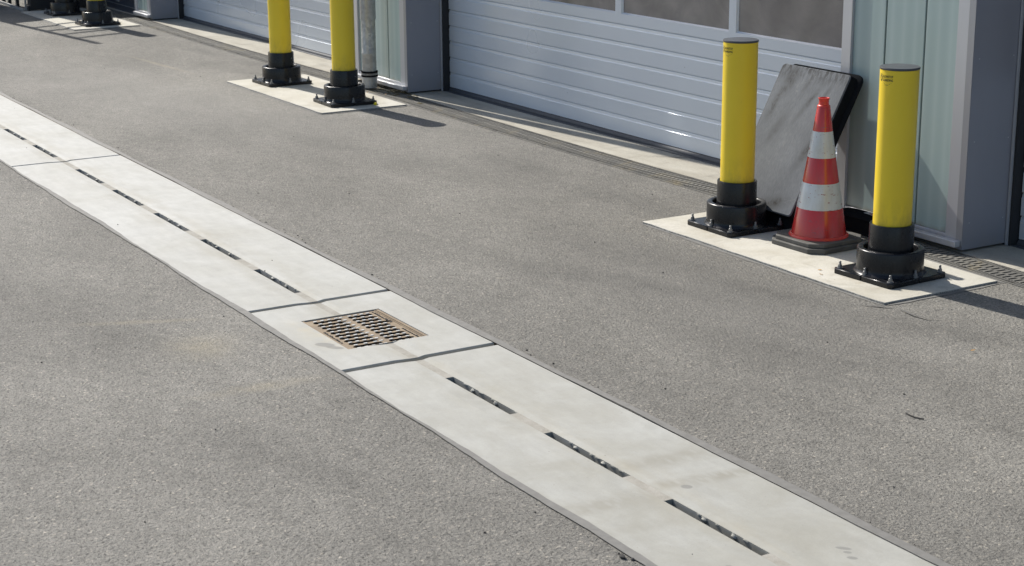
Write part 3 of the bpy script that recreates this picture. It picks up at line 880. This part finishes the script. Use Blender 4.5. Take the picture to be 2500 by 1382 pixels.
# ------------------------------------------------------------------ traffic cone
cone = empty("traffic_cone", (-6.852, 5.958, PZ), math.radians(2))
tag(cone, "red and white traffic cone standing between the two right bollards", "traffic cone")
def octo(h, c): return [(-h + c, -h), (h - c, -h), (h, -h + c), (h, h - c), (h - c, h), (-h + c, h), (-h, h - c), (-h, -h + c)]
cb = MB(); cb.prism(octo(.205, .065), 0, .027); cb.prism(octo(.188, .06), .0265, .05)
cb.obj("rubber_base", M_RUBBER, cone, bevel=.004)
bands = [(.052, .1475, .205, .1215, M_RED, "red_band"), (.205, .1215, .341, .0965, M_WHITE, "white_band"), (.341, .0965, .475, .0745, M_RED, "red_band"),
         (.475, .0745, .613, .0525, M_WHITE, "white_band"), (.613, .0525, .742, .034, M_RED, "red_band")]
ft = MB(); ft.lathe([(.158, .05), (.158, .056), (.1485, .064), (.1465, .064)], 56)
ft.obj("foot_flange", M_REDPLASTIC, cone, angle=50)
for z0, r0, z1, r1, m, nm in bands:
    MB().lathe([(r0 - .0003, z0), (r0, z0 + .0005), (r1, z1 - .0005), (r1 - .0003, z1)], 56).obj(nm, m, cone)
MB().lathe([(.0345, .741), (.0335, .746), (.027, .750), (.0255, .765), (.0262, .777), (.0292, .780), (.0292, .786), (.025, .787), (.0225, .784), (.021, .75)], 40).obj("top_collar", M_REDPLASTIC, cone, angle=50)

# ------------------------------------------------------------------ leaning tub
tub = empty("leaning_tub", (-7.41, 5.98, .102))
tag(tub, "worn grey tub with black sides tilted up against the garage wall", "tub")
w = .583; L = .847
ang = math.atan2(.400, .747)               # lean from vertical
rot = Matrix.Rotation(-ang, 4, 'X')
def rrect(x0, x1, z0, z1, r, n=5):
    pts = []
    for cx, cz, a0 in ((x1 - r, z0 + r, -90), (x1 - r, z1 - r, 0), (x0 + r, z1 - r, 90), (x0 + r, z0 + r, 180)):
        for k in range(n + 1):
            a = math.radians(a0 + 90 * k / n); pts.append((cx + r * math.cos(a), cz + r * math.sin(a)))
    return pts
def rim_loft(mb, loops, cap_front=False, cap_back=False):
    n = len(loops[0][0]); vs = []; fs = []
    for pts, y in loops: vs += [(x, y, z) for x, z in pts]
    for i in range(len(loops) - 1):
        for k in range(n): fs.append((i * n + k, i * n + (k + 1) % n, (i + 1) * n + (k + 1) % n, (i + 1) * n + k))
    if cap_front: fs.append(tuple(range(n)))
    mb.add([tuple(rot @ Vector(v)) for v in vs], fs, True)
face = MB()
rim_loft(face, [(rrect(-w / 2 + .006, w / 2 - .006, .006, L - .006, .02), -.0015), (rrect(-w / 2, w / 2, 0, L, .024), .005)], True)
face.obj("worn_face", M_WORN, tub, angle=60)
bd = MB()
rim_loft(bd, [(rrect(-w / 2, w / 2, 0, L, .024), .005), (rrect(-w / 2 - .003, w / 2 + .003, -.003, L + .003, .03), .056),
              (rrect(-w / 2 - .010, w / 2 + .026, -.060, L + .022, .05), .060), (rrect(-w / 2 - .013, w / 2 + .029, -.066, L + .026, .05), .064),
              (rrect(-w / 2 - .013, w / 2 + .029, -.066, L + .026, .05), .076), (rrect(-w / 2 - .007, w / 2 + .023, -.060, L + .020, .046), .078),
              (rrect(-w / 2 + .01, w / 2 - .01, .012, L - .012, .03), .071), (rrect(-w / 2 + .012, w / 2 - .012, .014, L - .014, .03), .012)])
bd.obj("black_body", M_TUB, tub, angle=45)
# flat black box behind the cone
bx = empty("storage_box", (-6.925, 6.375, PZ * .3))
tag(bx, "low black plastic box with a small sticker behind the cone", "storage box")
def loft_xy(mb, loops, cap=True):
    n = len(loops[0][0]); vs = []; fs = []
    for pts, z in loops: vs += [(x, y, z) for x, y in pts]
    for i in range(len(loops) - 1):
        for k in range(n): fs.append((i * n + k, i * n + (k + 1) % n, (i + 1) * n + (k + 1) % n, (i + 1) * n + k))
    if cap: fs.append(tuple(range((len(loops) - 1) * n, len(loops) * n)))
    mb.add(vs, fs, True)
def rr2(hx, hy, r): return rrect(-hx, hx, -hy, hy, r)
b1 = MB(); loft_xy(b1, [(rr2(.245, .076, .03), 0), (rr2(.245, .076, .03), .008), (rr2(.232, .067, .03), .012), (rr2(.228, .065, .03), .078)])
b1.obj("box_body", M_TUB, bx, angle=45)
b2 = MB(); loft_xy(b2, [(rr2(.234, .069, .03), .077), (rr2(.236, .071, .032), .086), (rr2(.228, .065, .03), .092), (rr2(.20, .046, .035), .100), (rr2(.15, .044, .02), .102)])
b2.obj("box_lid", M_TUB, bx, angle=45)
stk = MB(); stk.add([(-.045, .0, .1032), (.05, -.008, .1032), (.055, .024, .1032), (-.04, .032, .1032)], [(0, 1, 2, 3)])
st_o = stk.obj("sticker", simple("grey_sticker", (.40, .42, .44), .4), bx)
stp = MB(); stp.add([(-.010, .006, .1040), (.042, .001, .1040), (.046, .015, .1040), (-.006, .021, .1040)], [(0, 1, 2, 3)])
stp.obj("sticker_stripe", simple("faded_red_print", (.42, .10, .10), .5), bx)

# ------------------------------------------------------------------ garage building
bld = empty("garage_building", (-10, 7.2, 0))
tag(bld, "grey garage building with sectional doors between green glass bays", "building")
BO = tuple(-v for v in bld.location)
def bpart(mb, name, m, parent=None, **k):
    if parent: return mb.obj(name, m, parent, (0, 0, 0), **k)
    return mb.obj(name, m, bld, BO, **k)

YD = 6.854                                  # door face
GRV = [.162, .288, .423, .550, .681, .8055]
GRV_UP = [1.67 + .131 * k for k in range(16)]
DOOR_TOP = 3.75
def door(x0, x1, mull):
    """sectional door: panel skin with grooves, window row, bottom seal"""
    prof = [(0, .039)]
    def grooves(gs):
        for z in gs:
            prof.extend([(0, z - .0285), (0, z - .027), (.0004, z - .0262), (.0016, z - .0252), (.0030, z - .0246), (.0043, z - .0232), (.00455, z - .0211), (.0056, z - .006), (.0058, z - .0045), (.013, z - .0025), (.014, z + .0022), (.001, z + .0035), (0, z + .005), (0, z + .0068)])
    grooves(GRV); prof.append((0, .880))
    a = MB()
    def ext(pr, xa, xb):
        vs = []; fs = []
        for y, z in pr: vs += [(xa, YD + y, z), (xb, YD + y, z)]
        for i in range(len(pr) - 1): fs.append((2 * i, 2 * i + 1, 2 * i + 3, 2 * i + 2))
        a.add(vs, fs, True)
    ext(prof, x0, x1)
    W0, W1 = .880, 1.50
    prof = [(0, W1)]; grooves(GRV_UP); prof.append((0, DOOR_TOP))
    ext(prof, x0, x1)
    # window rails
    xs = [x0] + [q for m in mull for q in (m - .0365, m + .0365)] + [x1 - .018]
    wins = [(xs[i], xs[i + 1]) for i in range(0, len(xs), 2)]
    fx = [x0 - .0] + [q for wv in wins for q in wv] + [x1]
    for i in range(0, len(fx), 2):
        if fx[i + 1] - fx[i] > .001:
            a.add([(fx[i], YD, W0), (fx[i + 1], YD, W0), (fx[i + 1], YD, W1), (fx[i], YD, W1)], [(0, 1, 2, 3)])
    for xa, xb in wins:                     # reveals with a small sloped bead
        r = .016; s_ = .010
        o_ = [(xa, W0), (xb, W0), (xb, W1), (xa, W1)]; i_ = [(xa + s_, W0 + s_), (xb - s_, W0 + s_), (xb - s_, W1 - s_), (xa + s_, W1 - s_)]
        vs = [(x, YD, z) for x, z in o_] + [(x, YD + r, z) for x, z in i_]
        a.add(vs, [(k, (k + 1) % 4, 4 + (k + 1) % 4, 4 + k) for k in range(4)])
    d = bpart(a, "garage_door", M_DOOR, angle=70)
    d.parent = bld
    for xa, xb in wins:
        p = MB(); p.add([(xa, YD + .0155, W0), (xb, YD + .0155, W0), (xb, YD + .0155, W1), (xa, YD + .0155, W1)], [(0, 1, 2, 3)])
        p.obj("window_pane", M_PANE, d)
    th = MB(); th.box(x0, x1, YD - .05, YD + .02, .001, .0075); th.obj("threshold_shade_strip", M_SEALR, d)  # dark strip added to stand for the shaded band at the door foot
    s = MB()
    vs = []; fs = []
    pr = [(.006, .039), (.003, .034), (-.006, .028), (-.013, .018), (-.013, .006), (-.008, -.004), (.012, -.004)]
    for y, z in pr: vs += [(x0, YD + y, z), (x1, YD + y, z)]
    for i in range(len(pr) - 1): fs.append((2 * i, 2 * i + 2, 2 * i + 3, 2 * i + 1)[::-1])
    s.add(vs, fs, True)
    s.obj("bottom_seal", M_SEALR, d)
    return d
# bays (glass block right edges)
BAYS = [-6.320, -12.620, -18.931]
BL = .999
door(-12.583, -7.701, [-11.395, -10.093, -8.792])
door(-18.897, -13.98, [-17.73, -16.43, -15.12])
door(-6.282, -1.40, [-5.09, -3.79, -2.48])

TOPZ = 4.2
def bay(xr, full=True):
    """glass clad pier: xr is its right corner"""
    xl = xr - BL if full else xr - .56
    yf = 6.478
    # side cladding facing the next door
    a = MB(); a.box(xr - .0445, xr, yf, 6.799, .018, TOPZ)
    bpart(a, "side_cladding", M_PILLAR)
    for k in range(5):
        z = .16 + .43 * k
        for y in (6.518, 6.762):
            rv = MB(); rv.add([(xr + .0015, y + .004 * math.cos(t), z + .004 * math.sin(t)) for t in [math.pi / 3 * q for q in range(6)]], [tuple(range(6))])
            bpart(rv, "cladding_rivet", M_FRAME)
    # corner trim, posts, rails
    f = MB(); f.box(xr - .0445, xr - .001, yf - .004, yf - .0002, .040, TOPZ)
    bpart(f, "corner_trim", M_TRIM)
    f = MB()
    f.box(xr - .124, xr - .0447, yf - .003, yf + .05, .040, TOPZ)
    f.box(xl, xl + .076, yf - .003, yf + .05, .040, TOPZ)
    f.box(xl + .0762, xr - .1242, yf + .002, yf + .05, .040, .084)
    bpart(f, "bay_frame", M_FRAME, bevel=.002, seg=1)
    s = MB(); s.box(xl + .05, xr - .010, yf - .045, yf - .005, .034, .068)
    bpart(s, "sill", M_FRAME, bevel=.003)
    # glass planks with seams
    ga = xl + .0764; gb = xr - .1244
    seams = [xr - .669, xr - .370] if full else [xr - .25]
    xs = [ga] + seams + [gb]
    for i in range(len(xs) - 1):
        p = MB()
        a0, a1 = xs[i] + (.006 if i else 0), xs[i + 1] - (.006 if i < len(xs) - 2 else 0)
        if a1 - a0 < .02: continue
        p.box(a0, a1, yf + .014, yf + .04, .0845, TOPZ)
        bpart(p, "glass_plank", M_GLASS, bevel=.003)
    q = MB(); q.box(xl + .01, xr - .046, yf + .052, 6.861, .0, TOPZ)
    bpart(q, "seam_backing", M_GAP)
    # guide rail and dark rebate beside the door on the right
    q = MB(); q.box(xr - .03, xr + .030, 6.7995, 6.89, .0, TOPZ)
    bpart(q, "rebate", M_GAP)
    q = MB(); q.box(xr + .004, xr + .016, 6.787, 6.7993, .006, TOPZ)
    bpart(q, "guide_rail", M_FRAME)
    return xl
for i, xr in enumerate(BAYS):
    xl = bay(xr, full=(i < 2))
# grey door stile on the far side of each bay
for xr in BAYS[:2]:
    q = MB(); q.box(xr - BL - .39, xr - BL - .002, YD + .004, 6.95, 0, TOPZ)
    bpart(q, "door_stile", M_TRIM)
# far left: dark blue door beside the glass strip, then wall
q = MB(); q.box(-20.83, -19.493, 6.523, 6.583, .0, TOPZ)
dd = bpart(q, "dark_door", M_DARKDOOR)
hb = MB(); hb.box(-20.83, -19.495, 6.515, 6.5225, .072, .077); hb.box(-20.28, -20.18, 6.508, 6.5228, .107, .122)
hb.obj("kick_strip", M_STEEL, dd)
q = MB(); q.box(-40, -20.832, 6.463, 6.7, 0, TOPZ)
bpart(q, "end_wall", simple("brown_grey_render", (.10, .088, .07), .85, var=.15, nscale=4))
q = MB(); q.box(-40, 12, 6.3, 12, TOPZ + .002, TOPZ + .5)
bpart(q, "roof_fascia", M_PILLAR)
q = MB(); q.box(-39.9, 12, 7.0, 12, -.05, TOPZ)
bpart(q, "inner_wall", M_WALL)
for (a, b) in ((-18.897, -13.98), (-12.583, -7.701), (-6.282, -1.40)):
    q = MB(); q.box(a - .01, b + .02, 6.761, 6.95, DOOR_TOP + .002, TOPZ)
    bpart(q, "door_lintel", M_TRIM)
q = MB(); q.box(-1.398, 12, 6.478, 6.9, 0, TOPZ)
bpart(q, "end_wall", M_WALL)

# ------------------------------------------------------------------ downpipe
dp = empty("downpipe", (-13.055, 6.34, 0))
tag(dp, "galvanised steel downpipe with a black rimmed clamp beside the left glass bay", "downpipe")
MB().lathe([(.0, .018), (.064, .018), (.064, .108)], 36).obj("standing_socket", M_ZINC, dp)
MB().lathe([(.0605, .105), (.0605, .30), (.0615, .302), (.0615, .312), (.0605, .314), (.0605, .597)], 36).obj("pipe", M_ZINC, dp)
MB().lathe([(.066, .592), (.066, 4.1)], 36).obj("upper_pipe", M_STEEL, dp)
MB().lathe([(.070, .142), (.072, .146), (.072, .154), (.070, .158), (.0605, .158)], 36).obj("rubber_rim", M_TUB, dp)
MB().lathe([(.0605, .110), (.070, .110), (.072, .114), (.072, .121), (.070, .125)], 36).obj("rubber_rim", M_TUB, dp)
MB().lathe([(.0675, .124), (.069, .126), (.069, .141), (.0675, .143)], 36).obj("clamp_band", M_BOLT, dp)
br = MB()
br.box(-.125, -.113, -.008, .012, .05, .19); br.box(-.113, -.07, -.006, .006, .128, .140)
br.obj("clamp_bracket", M_BOLT, dp)
rod = MB(); rod.tube([(-.115, .045, .16), (-.115, .045, 1.6)], .005, 8)
for z in (.165, .385, .535, .665):
    lump(rod, -.115, .036, z, .016, .012, .014, 10)
rod.obj("fixing_rod", M_FRAME, dp)

# small angle bracket on the middle pad
ab = empty("angle_bracket", (-13.02, 5.985, PZ))
tag(ab, "small grey metal angle plate standing half hidden behind a middle bollard", "bracket")
a = MB(); a.box(-.06, .04, -.002, .002, 0, .115); a.box(-.06, .04, .0022, .05, .0, .004)
a.obj("plate", M_STEEL, ab)

# ------------------------------------------------------------------ things at the far left
rk = empty("storage_rack", (-21.5, 5.95, 0))
tag(rk, "black steel rack on thin legs at the top left corner", "rack")
def rb_(mb, x0, x1, y0, y1, z0, z1): mb.box(x0 + 21.5, x1 + 21.5, y0 - 5.95, y1 - 5.95, z0, z1)
for x in (-21.86, -21.58, -21.22):
    a = MB(); rb_(a, x - .025, x + .025, 5.565, 5.60, 0, 1.16); a.obj("leg", M_STEELDARK, rk)
a = MB(); rb_(a, -20.80, -20.785, 5.555, 5.575, 0, 1.16); a.obj("bright_post", M_STEEL, rk)
a = MB(); rb_(a, -20.84, -20.70, 5.60, 6.42, .015, 1.15); rb_(a, -20.80, -20.72, 5.575, 5.60, 0, .06); a.obj("end_panel", M_STEELDARK, rk)
a = MB(); rb_(a, -22.9, -20.845, 6.36, 6.42, .03, 1.15); rb_(a, -22.9, -20.845, 5.60, 6.355, 1.10, 1.15); a.obj("shelf_panel", M_STEELDARK, rk)
a = MB(); rb_(a, -22.9, -20.845, 5.57, 5.59, .30, .34); a.obj("rail", M_STEELDARK, rk)
a = MB(); rb_(a, -22.9, -20.80, 5.53, 5.55, .0, .03); a.obj("base_rail", M_STEEL, rk)

# invented tall rail frame, unseen at the left, added to throw the ladder shadow
tw = empty("shadow_caster_frame", (-21.95, 4.80, 0), math.radians(15))
tag(tw, "invented unseen rail frame with a solid lower panel, added to cast the ladder shadow", "frame")
a = MB(); a.box(-.035, .035, -.035, .035, 0, 3.95); a.obj("post", M_STEELDARK, tw)
a = MB(); a.box(-.03, .03, .60, .66, 0, 3.5); a.obj("post", M_STEELDARK, tw)
a = MB(); a.box(-.02, .02, .036, .599, .0, 2.0); a.obj("lower_panel", M_STEELDARK, tw)
for z in (2.48, 2.80, 3.14, 3.47):
    a = MB(); a.box(-.02, .02, .036, .599, z - .02, z + .02); a.obj("rail", M_STEELDARK, tw)

# ------------------------------------------------------------------ small litter
def litter(name, label, cat, m, fn, loc, rz=0.0, group=None):
    a = MB(); fn(a)
    o = a.obj(name, m, None, loc); o.rotation_euler = (0, 0, math.radians(rz))
    tag(o, label, cat, group)
    return o
litter("plug", "small bright yellow plug lying by the plate of a middle bollard", "plug", M_YPLUG, lambda a: a.lathe([(0, 0), (.012, 0), (.014, .008), (.010, .018), (0, .02)], 14), (-12.235, 5.985, PZ))
litter("twig", "short dark curved twig lying on the asphalt at right", "strip", M_STONE, lambda a: a.tube([(-.04, .010, .004), (-.015, .002, .004), (.012, -.003, .004), (.036, .0, .004), (.048, .006, .004)], .0026, 6), (-4.58, 4.49, 0), 10)  # thin dark twig
litter("stone", "dark stone lying by the strip at the bottom edge", "stone", M_STONE, lambda a: (lump(a, 0, 0, .004, .013, .010, .008), lump(a, .030, .018, .003, .008, .006, .005)), (-4.095, 2.815, 0))
def leaf(a):
    pts = [(-.012, 0, .002), (-.005, .005, .004), (.004, .0055, .003), (.013, .001, .006), (.005, -.004, .003), (-.005, -.004, .002)]
    a.add(pts, [(0, 5, 4, 3, 2, 1)])
LE = [(-6.42, 5.60, "dry orange leaf between the cone base and the right bollard", 30), (-5.05, 5.28, "tiny dry leaf alone on the asphalt below the right pad", 70),
      (-12.68, 6.30, "brown leaf on the drain grating beside the downpipe", 10), (-12.86, 6.22, "curled leaf behind the bollard at the downpipe", 120),
      (-6.35, 5.55, "flat tan leaf by the front edge of the right pad", 200), (-7.98, 6.26, "pale leaf on the grating left of the right bollards", 45)]
for x, y, lab, rz in LE:
    litter("leaf", lab, "leaf", M_LEAF, leaf, (x, y, PZ if (-7.78 < x < -5.8 and y > 5.46 and y < 6.2) else .008), rz, "dry leaves on the ground")
